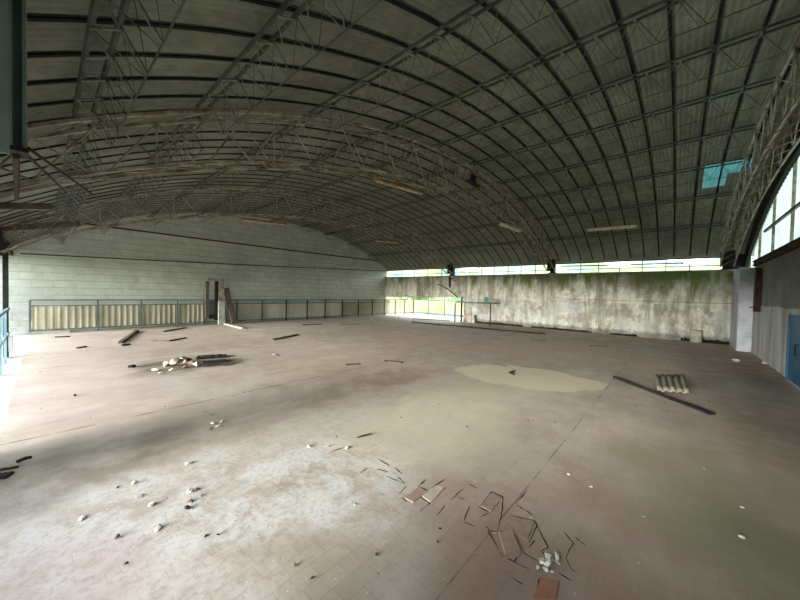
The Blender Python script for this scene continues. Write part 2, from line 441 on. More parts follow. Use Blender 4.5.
# near gable: rendered wall, upper part with an arched dark soffit plate, doorway gap for the blue door
DY0, DY1, DZ = 8.1, 10.15, 1.34
wb = MB()
wb.mm(BX, BX+.18, DY1, WY+.2, -.3, WT).mm(BX, BX+.18, -1.0, DY0, -.3, WT).mm(BX, BX+.18, DY0, DY1, DZ, WT)
struct(wb.build('wall_near', M_wallb))
# pillar in the corner
struct(MB().mm(1.42, BX, 14.6, WY, 0, WT-.02).build('trim_3', plain('whitewashed_pillar', srgb(190, 192, 196), srgb(160, 162, 164), 2, .9), bevel=.02))
# left side: solid pier; unseen sills, panel and header added to cut daylight
struct(MB().mm(-4.8, -4.0, LY-.2, LY, -.3, 2.55).mm(-4.0, -1.55, LY-.2, LY, -.3, .2).mm(-1.55, BX+.15, LY-.2, LY, -.3, .85).mm(.2, BX+.15, LY-.2, LY, .85, 2.55).mm(-4.0, .2, LY-.2, LY, 1.85, 2.55).build('wall_left_light_blocks', M_wallb))
struct(MB().mm(GX, BX+.15, LY-.2, LY, 2.50, 2.76).build('trim_4', M_rust))
struct(MB().mm(-14.6, BX+.15, LY-.35, LY-.25, 2.12, 2.72).build('trim_21', M_wallb))  # unseen board added to lower the opening and dim the floor
struct(MB().mm(1.16, BX+.1, WY+.05, WY+.15, WT+.045, 3.25).build('trim_20', M_dark))
# dark arched plate above the glazing in the near gable
mb = MB()
ys = [EY0+.2+(EY1-.5-EY0)*i/60 for i in range(61)]
for x in (BX-.05, BX+.03):
    for y in ys: mb.v.append((x, y, roof(y)-.56))
    for y in ys: mb.v.append((x, y, roof(y)-.03))
for i in range(60):
    mb.f += [(i, i+1, 61+i+1, 61+i)[::-1], (122+i, 123+i, 184+i, 183+i), (i, 122+i, 123+i, i+1)]
struct(mb.build('trim_5', M_dark))

# roof: real corrugation running along the arc, one band of sheets
def roof_mesh():
    pitch_, per = .0767, 6
    x0, x1 = GX-.45, BX+.35
    nx = int((x1-x0)/pitch_*per); ny = 42
    mb = MB(); mats = []
    ysr = [EY0+(EY1-EY0)*j/ny for j in range(ny+1)]
    # include the teal sheet's limits in the rows
    for yv in (11.35, 12.0, 12.62): ysr.append(yv)
    ysr.sort(); ny = len(ysr)-1
    for j in range(ny+1):
        y = ysr[j]; z = roof(y); sl = slope(y); nrm = Vector((0, -sl, 1)).normalized()
        for i in range(nx+1):
            x = x0+(x1-x0)*i/nx; h = .012*math.sin(2*PI*(x-x0)/pitch_)+.012
            mb.v.append((x, y+nrm.y*h, z+nrm.z*h))
    for j in range(ny):
        for i in range(nx):
            a = j*(nx+1)+i; mb.f.append((a, a+1, a+nx+2, a+nx+1))
            xm = x0+(x1-x0)*(i+.5)/nx; ym = (ysr[j]+ysr[j+1])/2
            teal = (.40 < xm < 1.25 and 11.35 < ym < 12.0) or (.40 < xm < .86 and 12.0 < ym < 12.62)
            mats.append(1 if teal else 0)
    o = mb.build('ceiling', [M_roof, M_tealr], smooth=True)
    o.data.polygons.foreach_set('material_index', mats)
    return struct(o)
roof_mesh()

# ------------------------------------------------------------------ dark arched ribs under the sheets
rib_me = None
ribs_x = []
x = .73
while x > GX+.1: ribs_x.append(x); x -= .46
ribs_x = [1.19]+ribs_x
ysr = [EY0+.1+(EY1-.2-EY0-.1)*i/44 for i in range(45)]
bays = lambda x: 'nearest' if x > T_X[1] else ('middle' if x > T_X[2] else 'farthest')
cnt = {}
ORD = ['first', 'second', 'third', 'fourth', 'fifth', 'sixth', 'seventh', 'eighth', 'ninth', 'tenth', 'eleventh', 'twelfth', 'thirteenth', 'fourteenth']
for x in ribs_x:
    if rib_me is None:
        o = MB().sq([(0, y, roof(y)-.008) for y in ysr], .038, .010).build('roof_rib', M_rib); rib_me = o
    else:
        o = rib_me.copy(); C.objects.link(o)
    o.location = (x, 0, 0)
    b = bays(x); k = cnt.get(b, 0); cnt[b] = k+1
    start = {'nearest': 'near gable glazing', 'middle': 'middle lattice truss', 'farthest': 'far lattice truss'}[b]
    tag(o, 'black arched rib under the roof sheets, %s one beyond the %s' % (ORD[k], start), 'roof rib', 'black arched ribs under the roof sheets')

# ------------------------------------------------------------------ main trusses
def chord_pts(x, dfun, ya, yb, n=48):
    return [(x, ya+(yb-ya)*i/n, roof(ya+(yb-ya)*i/n)-dfun(ya+(yb-ya)*i/n)) for i in range(n+1)]
def dlow(y):
    s = abs(y-Y0)/8.3
    return .98-.34*min(1, s)**3
dup_ = lambda y: .15
def make_truss():
    root = empty('arched_truss', (0, Y0, 0), 'x', 'truss')
    w = .17; ya, yb = -.55, 16.05
    for sx in (-w, w):
        part(MB().sq(chord_pts(sx, dup_, ya, yb), .034, .034), 'upper_chord', M_truss, root)
        part(MB().sq(chord_pts(sx, dlow, ya, yb), .034, .034), 'lower_chord', M_truss, root)
    n = 34; st = (yb-ya)/n
    for i in range(n):
        y1 = ya+i*st; ym = y1+st/2; y2 = y1+st
        for sx in (-w, w):
            a = (sx, y1, roof(y1)-.16); b = (sx, y2, roof(y2)-dlow(y2)); bend = random.uniform(-.02, .02)
            a2 = (sx, y1, roof(y1)-dlow(y1)); mtop = (sx, y2, roof(y2)-.16)
            if (i+(sx > 0)) % 2: part(MB().tube([a, b], .010 if sx > 0 else .008, 5), 'diagonal', M_truss, root)
            else: part(MB().tube([a2, mtop], .011, 5), 'diagonal', M_truss, root)
        part(MB().tube([(-w, y1, roof(y1)-.15), (w, y2, roof(y2)-.15)], .009, 4), 'cross_tie', M_truss, root)
        part(MB().tube([(w, y1, roof(y1)-dlow(y1)), (-w, y2, roof(y2)-dlow(y2))], .009, 4), 'cross_tie', M_truss, root)
        if i % 3 == 0:
            part(MB().tube([(-w, y1, roof(y1)-.16), (-w, y1, roof(y1)-dlow(y1))], .010, 5), 'hanger', M_truss, root)
    for yy in (ya, yb):
        part(MB().box((0, yy, roof(yy)-.42), (.36, .03, .55)), 'end_plate', M_dark, root)
    return root
tr = make_truss()
tr_lab = ['weathered arched lattice truss against the near gable glazing', 'weathered arched lattice truss across the middle of the hall',
          'grey arched lattice truss farthest back, near the white block wall']
for i, x in enumerate(T_X):
    o = tr if i == 0 else copy_tree(tr)
    o.location = (x-.05 if i == 0 else x, Y0, 0); o['label'] = tr_lab[i]; o['group'] = 'arched lattice trusses'

# steel posts carrying the trusses on the mossy wall
for i, x in enumerate(T_X):
    o = MB().box((0, 0, .27), (.09, .16, .46)).box((-.08, 0, .27), (.03, .24, .46)).box((.08, 0, .27), (.03, .24, .46)).box((0, 0, .03), (.34, .26, .03)).build('truss_post', M_dark)
    o.location = (x, WY+.05, WT+.03)
    tag(o, ['dark steel truss post on the wall top in the right corner', 'dark steel truss post in the middle of the high window band', 'dark steel truss post in the high window band near the far corner'][i], 'post', 'posts under the trusses')

# ------------------------------------------------------------------ lattice purlins
def make_purlin(L):
    root = empty('lattice_purlin', (0, 0, 0), 'x', 'purlin')
    w = .075; dz = .36; n = int(round(L/.4)); p = L/n
    for sy in (-w, w):
        part(MB().box((L/2, sy, 0), (L, .028, .026)), 'top_chord', M_purlin, root)
    part(MB().tube([(p*.5, 0, -dz), (L-p*.5, 0, -dz)], .006, 5), 'bottom_rod', M_purlin, root)
    for sy in (-w, w):
        pts = []
        for i in range(n):
            pts += [(i*p+(.06 if sy > 0 else 0), sy, -.015), (i*p+p*.5+(.06 if sy > 0 else 0), 0, -dz)]
        pts.append((L-.01, sy, -.015))
        mbz = MB()
        for a, b in zip(pts[:-1], pts[1:]): mbz.tube([a, b], .0048 if sy < 0 else .0036, 4)
        part(mbz, 'zigzag_bar', M_rod if sy < 0 else M_purlin, root)
    tie = None
    for i in range(n):
        if tie is None:
            tie = part(MB().box((.03, 0, -.022), (.024, .17, .012)), 'cross_tie', M_rod, root)
        else:
            q = tie.copy(); C.objects.link(q); q.parent = root; q.location = (i*p, 0, 0); KIDS[root.name].append(q)
    return root
spans = [(T_X[1]+.19, T_X[0]-.25, 'nearest roof bay'), (T_X[2]+.19, T_X[1]-.19, 'middle roof bay'), (GX+.01, T_X[2]-.19, 'farthest roof bay')]
for (xa, xb, bl) in spans:
    proto = None
    for k, y in enumerate(PUR):
        o = proto = make_purlin(xb-xa) if proto is None else copy_tree(proto)
        o.location = (xa, y, roof(y)-.10); o.rotation_euler = (math.atan(slope(y)), 0, 0)
        tag(o, 'thin steel lattice purlin, %s up from the mossy wall, in the %s' % (ORD[k], bl), 'purlin', 'lattice purlins carrying the roof')

# ------------------------------------------------------------------ glazing
# near gable: ribbed milky sheets between mullions
def glazing():
    root = empty('gable_glazing', (BX+.06, 8, WT), 'milky ribbed translucent sheets filling the arch above the near wall', 'glazing')
    edges = [-.6, 1.3, 3.2, 5.1, 7.0, 8.9, 10.75, 12.6, 14.4, 15.7]
    for a, b in zip(edges[:-1], edges[1:]):
        mb = MB(); n = int((b-a)/.02); 
        for i in range(n+1):
            y = a+(b-a)*i/n; x = BX+.10+.012*math.sin(y*2*PI/.19)
            mb.v += [(x, y, WT-.02), (x, y, roof(y)-.4)]
        for i in range(n): mb.f.append((2*i, 2*i+2, 2*i+3, 2*i+1))
        part(mb, 'translucent_sheet', M_white, root, True)
    for y in edges[1:-1]:
        part(MB().mm(BX+.02, BX+.07, y-.02, y+.02, WT, roof(y)-.4), 'mullion', M_truss, root)
    part(MB().mm(BX+.0, BX+.05, -.6, 13.6, 3.55, 3.61), 'glazing_rail', M_steel, root)
glazing()
o = MB().mm(BX-.10, BX+.0, -.5, 14.5, WT+.0, WT+.02).mm(BX-.06, BX-.045, -.5, 14.5, WT+.02, WT+.13).mm(BX-.10, BX+.0, -.5, 14.5, WT+.13, WT+.15).build('sill_beam', M_rust)
tag(o, 'long rusty steel beam lying along the top of the near grey wall', 'beam')

# clerestory mullions, horizontal conduit
mul_x = [-14.4, -13.3, -12.2, -11.1, -9.19, -8.4, -7.66, -6.87, -6.18, -5.45, -3.43, -2.72, -1.95, -1.17, -.42, .28]
clr = empty('clerestory_frame', (-7, WY+.1, WT), 'thin steel bars across the long open window band above the mossy wall', 'window frame')
me = None
for x in mul_x: part(MB().mm(x-.012, x+.012, WY+.15, WY+.18, WT+.03, 3.18), 'mullion', M_dark, clr)
part(MB().mm(GX, BX, WY+.15, WY+.18, 2.86, 2.885), 'crossbar', M_dark, clr)
part(MB().mm(GX, BX, WY+.18, WY+.22, 3.15, 3.20), 'head_bar', M_dark, clr)
a = on(561, 266.3, 1, WY-.02); b = on(682, 263, 1, WY-.02)
o = MB().tube([a, (a+b)/2+Vector((0, 0, -.01)), b], .022, 8).tube([b, b+Vector((.03, 0, -.03))], .04, 8).build('pipe', M_dark)
tag(o, 'dark horizontal pipe across the right half of the high window band', 'pipe')

# blue door in near wall
door = empty('door_1', (BX+.04, (DY0+DY1)/2, 0), None, None); struct(door)
part(MB().mm(BX-.03, BX+.03, DY0, DY1, 0.02, DZ), 'door_leaf', M_blue, door, bevel=.01)
for yy in (DY1-.03, DY1-1.1):
    part(MB().mm(BX-.05, BX-.031, yy-.03, yy+.03, .02, DZ), 'door_stile', M_blue, door)
part(MB().tube([(BX-.06, 9.3, .6), (BX-.09, 9.3, .6), (BX-.09, 9.3, .8), (BX-.05, 9.3, .8)], .012), 'door_handle', M_dark, door)
# rusty bracket post on near wall
P = on(758, 268, 0, BX-.08); Q = on(758, 312, 0, BX-.08)
o = MB().box((BX-.07, P.y, (P.z+Q.z)/2), (.12, .22, P.z-Q.z)).box((BX-.16, P.y, Q.z+.12), (.1, .05, .03)).build('wall_bracket', M_rust)
tag(o, 'rusty vertical steel channel fixed to the near grey wall beside the pillar', 'bracket')

# ------------------------------------------------------------------ railing along the far gable and round the stair annex
RY1 = 19.28
rail = empty('long_railing', (RX, 8, 0), 'long blue-grey steel railing with fibreglass infill in front of the white block wall', 'railing')
py_l = [-.27+0, 1.31, 2.52, 3.69, 4.70]
py_r = [6.06, 7.25, 8.54, 9.80, 11.0, 12.25, 13.56, 14.81, 15.97, 17.13, 18.2, 19.24]
posts = [-.27]+py_l[1:]+py_r
for y in posts: part(MB().mm(RX-.02, RX+.02, y-.025, y+.025, 0, 1.1), 'post', M_steel if y < 7.5 else M_dark, rail)
part(MB().mm(RX-.02, RX+.02, -.27, RY1, 1.08, 1.12), 'top_rail', M_steel, rail)
part(MB().mm(RX-.015, RX+.015, -.27, RY1, .90, .93), 'middle_rail', M_steel, rail)
part(MB().mm(RX-.015, RX+.015, -.27, RY1, .10, .135), 'bottom_rail', M_steel, rail)
def corr(mb, x, y0, y1, z0, z1, amp, pit):
    n = max(2, int((y1-y0)/(pit/6))); base = len(mb.v)
    for i in range(n+1):
        y = y0+(y1-y0)*i/n; xx = x+amp*math.sin(2*PI*y/pit)
        mb.v += [(xx, y, z0), (xx, y, z1)]
    for i in range(n): mb.f.append((base+2*i, base+2*i+2, base+2*i+3, base+2*i+1))
    return mb
for a, b in zip(posts[:-1], posts[1:]):
    if 4.5 < a < 5.9: continue
    if b <= 4.8: part(corr(MB(), RX-.05, a, b, .12, .92, .03, .17), 'infill_panel', M_yel, rail, True)
    else: part(MB().mm(RX-.05, RX-.044, a, b, .12, 1.08 if a > 14 else .92), 'infill_panel', M_cream if a < 12.2 else M_lime, rail)
# return along the annex
xs = [RX, -14.17, -12.69, -11.3, -10.0]
for x in xs[1:]: part(MB().mm(x-.02, x+.02, RY1-.02, RY1+.02, 0, 1.35), 'post', M_steel, rail)
part(MB().mm(RX, -9.2, RY1-.02, RY1+.02, 1.08, 1.12), 'top_rail', M_steel, rail)
part(MB().mm(RX, -9.2, RY1-.015, RY1+.015, .10, .135), 'bottom_rail', M_steel, rail)
for a, b in zip(xs, xs[1:]+[-9.2]):
    part(MB().mm(a, b, RY1+.05, RY1+.056, .14, 1.06), 'infill_panel', M_lime, rail)
# two pale boards at the left end of the railing
for (a, b, lab) in ((on(10, 304, 0, RX-.06), on(29, 320, 0, RX-.06), 'pale grey board, upper of two at the left end of the railing'),
                    (on(10, 328, 0, RX-.06), on(29, 337, 0, RX-.06), 'pale grey board, lower of two at the left end of the railing')):
    o = MB().mm(RX-.08, RX-.055, a.y, b.y, max(.02, b.z), a.z).build('board', M_slab)
    tag(o, lab, 'board')
o = MB().mm(RX+.05, RX+.20, -.3, .6, 0, .06).build('kerb', M_slab)
tag(o, 'short white kerb on the floor at the left end of the railing', 'kerb')

# gate frame cluster at the break in the railing
gf = empty('gate_frame', (RX+.1, 5.1, 0), 'old gate frame with dark upright posts standing in the gap of the railing', 'gate')
def vpost(px0, px1, ptop, pbot, x, mat, name, root=None):
    a = on(px0, ptop, 0, x); b = on(px1, pbot, 0, x)
    mb = MB().mm(x-.04, x+.04, a.y, b.y, max(0, b.z), a.z)
    return part(mb, name, mat, root)
vpost(205.5, 208.5, 281, 318, RX+.1, M_wood, 'upright', gf)
vpost(215, 218, 281, 320, RX+.1, M_char, 'upright', gf)
vpost(218.6, 223.6, 278, 326, RX+.12, M_conc, 'thick_post', gf)
a = on(208, 278, 0, RX+.1); b = on(222, 281, 0, RX+.1)
part(MB().mm(RX+.06, RX+.14, a.y, b.y, b.z, a.z), 'lintel', M_conc, gf)
a = on(209, 300, 0, RX+.08); b = on(215.5, 314, 0, RX+.08)
part(MB().mm(RX+.06, RX+.09, a.y, b.y, b.z, a.z), 'grey_plate', M_steel, gf)
part(MB().mm(RX+.05, RX+.11, a.y, b.y, b.z-.2, b.z), 'dark_box', M_char, gf)
a = on(219, 301, 0, RX+.2)
part(MB().mm(RX+.16, RX+.24, a.y-.02, a.y+.23, 0, a.z), 'white_sleeve', M_whitep, gf)
a = on(226, 288, 0, RX+.1); b = on(235, 321, 0, RX+.35)
o = MB().bar((RX+.06, a.y, a.z), (RX+.32, b.y, .02), .05, .24, (0, 1, 0)).build('leaning_board', M_wood)
tag(o, 'brown timber board leaning against the railing right of the gate frame', 'board')
a = on(225, 324.5); b = on(243, 329)
o = MB().bar((a.x, a.y, .03), (b.x, b.y, .03), .12, .05).build('floor_plank', M_palewood)
tag(o, 'short white plank on the floor below the leaning board', 'plank')

# ------------------------------------------------------------------ rods across the gable
for (p, q, n_, lab) in (((66, 226), (379, 261), 3, 'rusty tie rod, upper of two across the white block wall'), ((20, 253.5), (388, 271), 3, 'rusty tie rod, lower of two across the white block wall')):
    a = on(*p, 0, GX+.25); b = on(*q, 0, GX+.25)
    if n_ == 3 and p[0] == 66: a.z = b.z
    pts = [a.lerp(b, k/10)+Vector((0, 0, -.03*math.sin(PI*k/10))) for k in range(11)]
    o = MB().tube(pts, .03 if p[0] == 66 else .022, 6).build('tie_rod', M_rust)
    tag(o, lab, 'rod', 'rods across the white gable')

# ------------------------------------------------------------------ fittings at the stair opening
o = MB().box((0, 0, .72), (.07, .07, 1.44)).box((.05, 0, 1.42), (.16, .05, .04)).build('opening_post', M_dark)
p = on(461.5, 312, 1, WY-.05); o.location = (p.x, WY-.05, 0)
tag(o, 'dark steel post at the right edge of the bright low opening', 'post')
hr = empty('stair_handrail', (-8.5, 15.2, 0), 'grey tubular stair handrail standing in front of the mossy wall', 'handrail')
hy = 15.2
pts = []
A = on(455, 323, 1, hy); B = on(455.5, 302, 1, hy); Cc = on(499, 303.4, 1, hy); D = on(490, 326, 1, hy); E_ = on(463, 322, 1, hy-.5)
part(MB().tube([(A.x, hy, 0), (A.x, hy, B.z-.1), (A.x+.05, hy, B.z-.02), (A.x+.14, hy, B.z), (Cc.x, hy, Cc.z)], .028, 8), 'top_tube', M_steel, hr, True)
part(MB().tube([(D.x, hy, 0), (D.x, hy, Cc.z)], .03, 8), 'upright', M_dark, hr, True)
x2 = A.x-.35
part(MB().tube([(x2, hy+.5, 0), (x2, hy+.5, B.z-.15), (x2+.12, hy+.35, B.z-.02), (x2+.5, hy, B.z)], .02, 8), 'side_tube', M_steel, hr, True)
part(MB().tube([(A.x+.9, hy+.2, 0), (A.x+.9, hy+.2, .85)], .015, 6), 'thin_rod', M_steel, hr, True)
p = on(486.5, 300, 1, hy)
ring = [(p.x+.11*math.cos(k*PI/6), hy-.03, p.z+.02+.11*math.sin(k*PI/6)) for k in range(13)]
o = MB().tube(ring, .03, 6).box((p.x, hy-.03, p.z+.02), (.05, .05, .22)).box((p.x, hy-.03, p.z+.02), (.22, .05, .05)).build('valve_wheel', M_teal)
tag(o, 'small teal valve wheel on top of the stair handrail', 'valve')
a = on(437, 284, 1, WY-.2); b = on(458, 297.5, 1, WY-.2); mdl = a.lerp(b, .55)+Vector((0, 0, .1))
o = MB().tube([a, a.lerp(mdl, .5)+Vector((0, 0, .03)), mdl, b], .028, 6).build('bent_pipe', M_dark, smooth=True)
tag(o, 'dark bent pipe hanging down over the bright low opening', 'pipe')
b1 = on(480, 316, 1, WY-.12)
for (px0, px1, pt, lab) in ((467, 475, 314.5, 'small concrete block at the wall foot beside the stair handrail'), (691, 702, 330, 'small square concrete block at the foot of the mossy wall on the right')):
    a = on(px0, pt, 1, WY-.2); b = on(px1, pt, 1, WY-.2)
    o = MB().mm(a.x, b.x, WY-.25, WY, 0, a.z).build('concrete_block', M_conc, bevel=.02); tag(o, lab, 'block')
# flat black panels for gaps at the wall foot, their shade as colour
slots = [(475, 523, .10), (531, 562, .10), (562, 592, .08), (610, 637, .09), (681, 690, .12), (703, 735, .16)]
names_ = ['beside the stair handrail', 'second from the stair handrail', 'third from the stair handrail', 'near the middle of the wall', 'left of the small square block', 'right of the small square block']
for (a_, b_, h_), nm in zip(slots, names_):
    a = on(a_, 330, 1, WY-.02); b = on(b_, 330, 1, WY-.02)
    n = 10; mb = MB()
    poly = [(a.x, 0)]+[(a.x+(b.x-a.x)*k/n, h_*random.uniform(.7, 1.25)) for k in range(n+1)]+[(b.x, 0)]
    for yy in (WY-.012, WY+.01):
        for (u, w) in poly: mb.v.append((u, yy, w))
    N = len(poly); mb.f.append(tuple(range(N))); mb.f.append(tuple(range(2*N-1, N-1, -1)))
    for k in range(N): j = (k+1) % N; mb.f.append((k, N+k, N+j, j))
    o = mb.build('wall_gap_shade', M_gapshade); struct(o); o.name = 'trim_gap'
gi = 6
for o in [o for o in C.objects if o.name.startswith('trim_gap')]: o.name = 'trim_%d' % gi; gi += 1
# rust streaked bracket on wall under far truss post
a = on(450, 273, 1, WY-.05)
o = MB().box((a.x, WY-.04, 2.3), (.10, .07, .62)).box((a.x+.12, WY-.05, 2.52), (.2, .06, .05)).build('wall_bracket', M_rust)
tag(o, 'rusty bracket running down the mossy wall below the far truss post', 'bracket')

# ------------------------------------------------------------------ lamps under the roof
def lamp(pa, pb, z, lab, mat, w=.16, rod=True):
    a = on(*pa, 2, z); b = on(*pb, 2, z); d = (b-a)
    mid = (a+b)/2; L = d.length; ang = math.atan2(d.y, d.x)
    root = empty('strip_lamp', mid, lab, 'lamp', 'strip lamps hanging under the roof'); root.rotation_euler = (0, 0, ang)
    mb = MB(); prof = [(-w/2, -.03), (-w/2*.6, .04), (w/2*.6, .04), (w/2, -.03)]
    for xx in (-L/2, L/2):
        for (y, zz) in prof: mb.v.append((xx, y, zz))
    mb.f = [(0, 1, 2, 3), (7, 6, 5, 4), (0, 4, 5, 1), (1, 5, 6, 2), (2, 6, 7, 3), (3, 7, 4, 0)]
    mb.build('lamp_housing', mat, root)
    MB().tube([(-L/2+.05, 0, -.045), (L/2-.05, 0, -.045)], .018, 8).build('lamp_tube', M_tubw, root)
    for sx in (-.35, .35):
        top = roof(mid.y)-.1-mid.z
        MB().tube([(sx*L, 0, .03), (sx*L, 0, top)], .004, 4).build('hanger_wire', M_dark, root)
lamp((375, 179), (423, 193), 4.2, 'rust-brown strip lamp hanging below the middle truss', M_tub)
lamp((587, 230), (637, 226), 4.15, 'pale dusty strip lamp hanging near the mossy wall', M_tubw)
lamp((501, 224), (520, 231), 3.95, 'small dusty strip lamp hanging beside the right end of the middle truss', M_tubw)
lamp((242, 219), (286, 224), 4.35, 'rust-brown strip lamp high in front of the white block wall', M_tub)
lamp((375, 240), (398, 242), 3.9, 'rust-brown strip lamp hanging toward the far corner', M_tub)
lamp((235, 103), (273, 107), 4.4, 'dim grey strip lamp up in the dark roof left of centre', M_steel)
bx = empty('junction_box', (T_X[1], 7.95, 4.4), 'rusty open metal box hung inside the middle truss', 'box')
a = on(456, 162, 0, T_X[1]+.2); b = on(477, 186, 0, T_X[1]+.2)
part(MB().mm(T_X[1]+.18, T_X[1]+.24, a.y, b.y, b.z-.0, a.z-.05), 'back_plate', M_truss, bx)
part(MB().mm(T_X[1]+.19, T_X[1]+.30, b.y-.45, b.y-.25, a.z-.35, a.z-.12), 'dark_unit', M_char, bx)
part(MB().mm(T_X[1]+.17, T_X[1]+.30, b.y-.6, b.y, b.z-.04, b.z), 'bottom_lip', M_rust, bx)

# ------------------------------------------------------------------ left side: hanging column, drop rod, beam, braces, post, blue rail
hcx = -2.3
a = on(9, 148, 0, hcx); b = on(27, 150, 0, hcx)
hc = empty('hanging_column', (hcx, (a.y+b.y)/2, a.z), 'blue-grey steel column stub hanging at the upper left', 'column')
part(MB().mm(hcx-.01, hcx+.01, a.y+.01, b.y-.01, a.z, 3.12), 'web_plate', M_hcol, hc)
part(MB().mm(hcx-.05, hcx+.05, b.y-.012, b.y, a.z, 3.13).mm(hcx-.05, hcx+.05, a.y, a.y+.012, a.z, 3.11), 'flange', M_hcol, hc)
part(MB().mm(hcx-.06, hcx+.06, a.y-.005, b.y+.005, a.z-.02, a.z), 'base_plate', M_dark, hc)
a2 = on(-22, 152, 0, hcx+.2); b2 = on(9, 152, 0, hcx+.2)
o = MB().mm(hcx+.16, hcx+.175, a2.y, b2.y, b2.z, 3.02).build('hanging_sheet', M_hcol)
tag(o, 'grey steel sheet hanging beside the column stub at the far upper left', 'sheet')
p = on(16, 152, 0, hcx); q = on(17, 200, 0, -4.2)
o = MB().tube([(hcx, p.y, p.z-.02), (-4.2, q.y, q.z)], .012, 6).build('drop_rod', M_rust)
tag(o, 'rusty rod between the column stub and the truss end', 'rod')
# rusty beam at the foot of the middle truss
a = on(-10, 213, 0, -4.75); b = on(60, 206, 0, -4.75)
o = MB().bar((-4.75, -.75, a.z-.02), (-4.75, b.y-.05, b.z-.02), .07, .06).build('steel_beam', M_wood)
tag(o, 'rusty steel beam stub under the left end of the middle truss', 'beam')
a = on(12, 232, 0, -10.2); b = on(80, 228, 0, -10.2)
o = MB().bar((-10.2, -.7, a.z), (-10.2, b.y, b.z+.1), .12, .12).build('steel_beam', M_wood)
tag(o, 'rusty steel beam stub under the left end of the far truss', 'beam')
# loose bracing rods beneath the trusses
for (p, q, xa, xb, lab) in (((28, 148), (92, 194), -2.3, -4.4, 'thin dark brace sloping from the column stub to the truss, upper one'),
                            ((26, 154), (66, 192), -2.3, -4.4, 'thin dark brace sloping from the column stub to the truss, lower one')):
    a = on(*p, 0, xa); b = on(*q, 0, xb)
    o = MB().tube([a, b], .008, 5).build('brace_rod', M_dark); tag(o, lab, 'rod')
post = on(6, 357)
sp = empty('side_post', (post.x, post.y, 0), 'dark post on the left edge of the floor with a blue board', 'post')
part(MB().mm(post.x-.05, post.x+.05, post.y-.04, post.y+.04, 0, 2.5), 'post_shaft', M_dark, sp)
part(MB().mm(post.x-.03, post.x+.11, post.y+.04, post.y+.10, .12, .46), 'pale_foot', M_slab, sp)
# blue side railing
br_ = empty('side_railing', (-7, -.5, 0), 'light blue painted railing along the open left edge', 'railing')
ry = -.5
part(MB().mm(-11.1, -5.3, ry-.02, ry+.02, 1.03, 1.08), 'top_rail', M_cyan, br_)
part(MB().mm(-11.1, -5.3, ry-.015, ry+.015, .5, .54), 'middle_rail', M_cyan, br_)
for x in (-10.1, -8.9, -7.7, -6.5, -5.4): part(MB().mm(x-.02, x+.02, ry-.02, ry+.02, 0, 1.04), 'post', M_cyan, br_)

# ------------------------------------------------------------------ floor pieces
def plank(pa, pb, w, h, mat, name, lab, cat, twist=0, z=.0):
    a = on(*pa); b = on(*pb); d = b-a
    n = 8; mb = MB(); r = Vector((-d.y, d.x, 0)).normalized()
    top = []
    for k in range(n+1):
        p = a.lerp(b, k/n)+r*(twist*math.sin(PI*k/n)); ww = w/2*random.uniform(.8, 1.1); hh = h*random.uniform(.85, 1.1)
        i = len(mb.v); mb.v += [tuple(p-r*ww+Vector((0, 0, z))), tuple(p+r*ww+Vector((0, 0, z))), tuple(p+r*ww+Vector((0, 0, z+hh))), tuple(p-r*ww+Vector((0, 0, z+hh)))]
        if k:
            for q in range(4): mb.f.append((i-4+q, i-4+(q+1) % 4, i+(q+1) % 4, i+q))
    mb.f.append((3, 2, 1, 0)); i = len(mb.v)-4; mb.f.append((i, i+1, i+2, i+3))
    o = mb.build(name, mat); tag(o, lab, cat); return o
plank((412, 322.5), (545, 334.5), .12, .055, M_char, 'long_plank', 'very long brown plank lying on the floor before the mossy wall', 'plank')
plank((412, 319), (450, 321), .10, .04, M_wood, 'floor_plank', 'pale plank on the floor behind the left end of the long brown plank', 'plank')
plank((614, 378), (672, 400), .045, .04, M_char, 'steel_strip', 'long black strip lying on the floor beside the corrugated sheet', 'strip')
plank((671, 399.5), (712, 415), .09, .03, M_char, 'charred_stick', 'charred splintered stick at the near end of the black strip', 'stick', .02)
plank((120, 343.5), (137, 331), .10, .05, M_wood, 'timber_piece', 'dark timber piece on the floor near the left part of the railing', 'timber')
plank((122, 346), (130, 345), .08, .05, M_char, 'timber_scrap', 'tiny black scrap at the foot of the dark timber piece', 'timber')
plank((163, 332), (186, 328), .07, .04, M_wood, 'timber_piece', 'dark timber piece on the floor in front of the gate frame', 'timber')
plank((149, 341.5), (170, 341.5), .07, .04, M_wood, 'timber_piece', 'brown timber piece halfway between gate frame and rubble heap', 'timber')
plank((170, 341), (186, 338), .05, .03, M_wood, 'timber_piece', 'thin brown stick right of the brown timber piece', 'timber')
plank((272, 340.3), (298, 335), .11, .04, M_wood, 'timber_piece', 'weathered timber piece lying on open floor right of the leaning board', 'timber')
plank((55, 337.5), (70, 336.8), .08, .03, M_char, 'timber_piece', 'flat dark timber scrap close to the left end of the railing', 'timber')
plank((77, 348.5), (86, 347), .07, .03, M_char, 'timber_scrap', 'small dark scrap on the floor left of the dark timber piece', 'timber')
plank((340, 325), (374, 324), .14, .025, M_wood, 'timber_piece', 'low brown board on the floor before the right part of the railing', 'board')
plank((302, 325), (322, 324.5), .14, .025, M_char, 'timber_piece', 'low blackened board on the floor before the middle of the railing', 'board')
plank((590, 346), (608, 346.5), .10, .02, M_wood, 'timber_scrap', 'thin brown scrap on the floor before the middle of the mossy wall', 'timber')
plank((530, 340), (546, 341), .12, .02, M_wood, 'timber_scrap', 'thin brown scrap just in front of the long plank\'s right end', 'timber')
plank((346, 365), (360, 364), .10, .015, M_wood, 'timber_scrap', 'flat brown scrap in the middle of the open floor', 'timber')
plank((385, 361), (402, 363), .10, .015, M_wood, 'timber_scrap', 'flat brown scrap a little right of the middle of the open floor', 'timber')
plank((0, 470.5), (18, 467.5), .035, .012, M_char, 'charred_stick', 'blackened stick at the left picture edge, the longer one', 'stick')
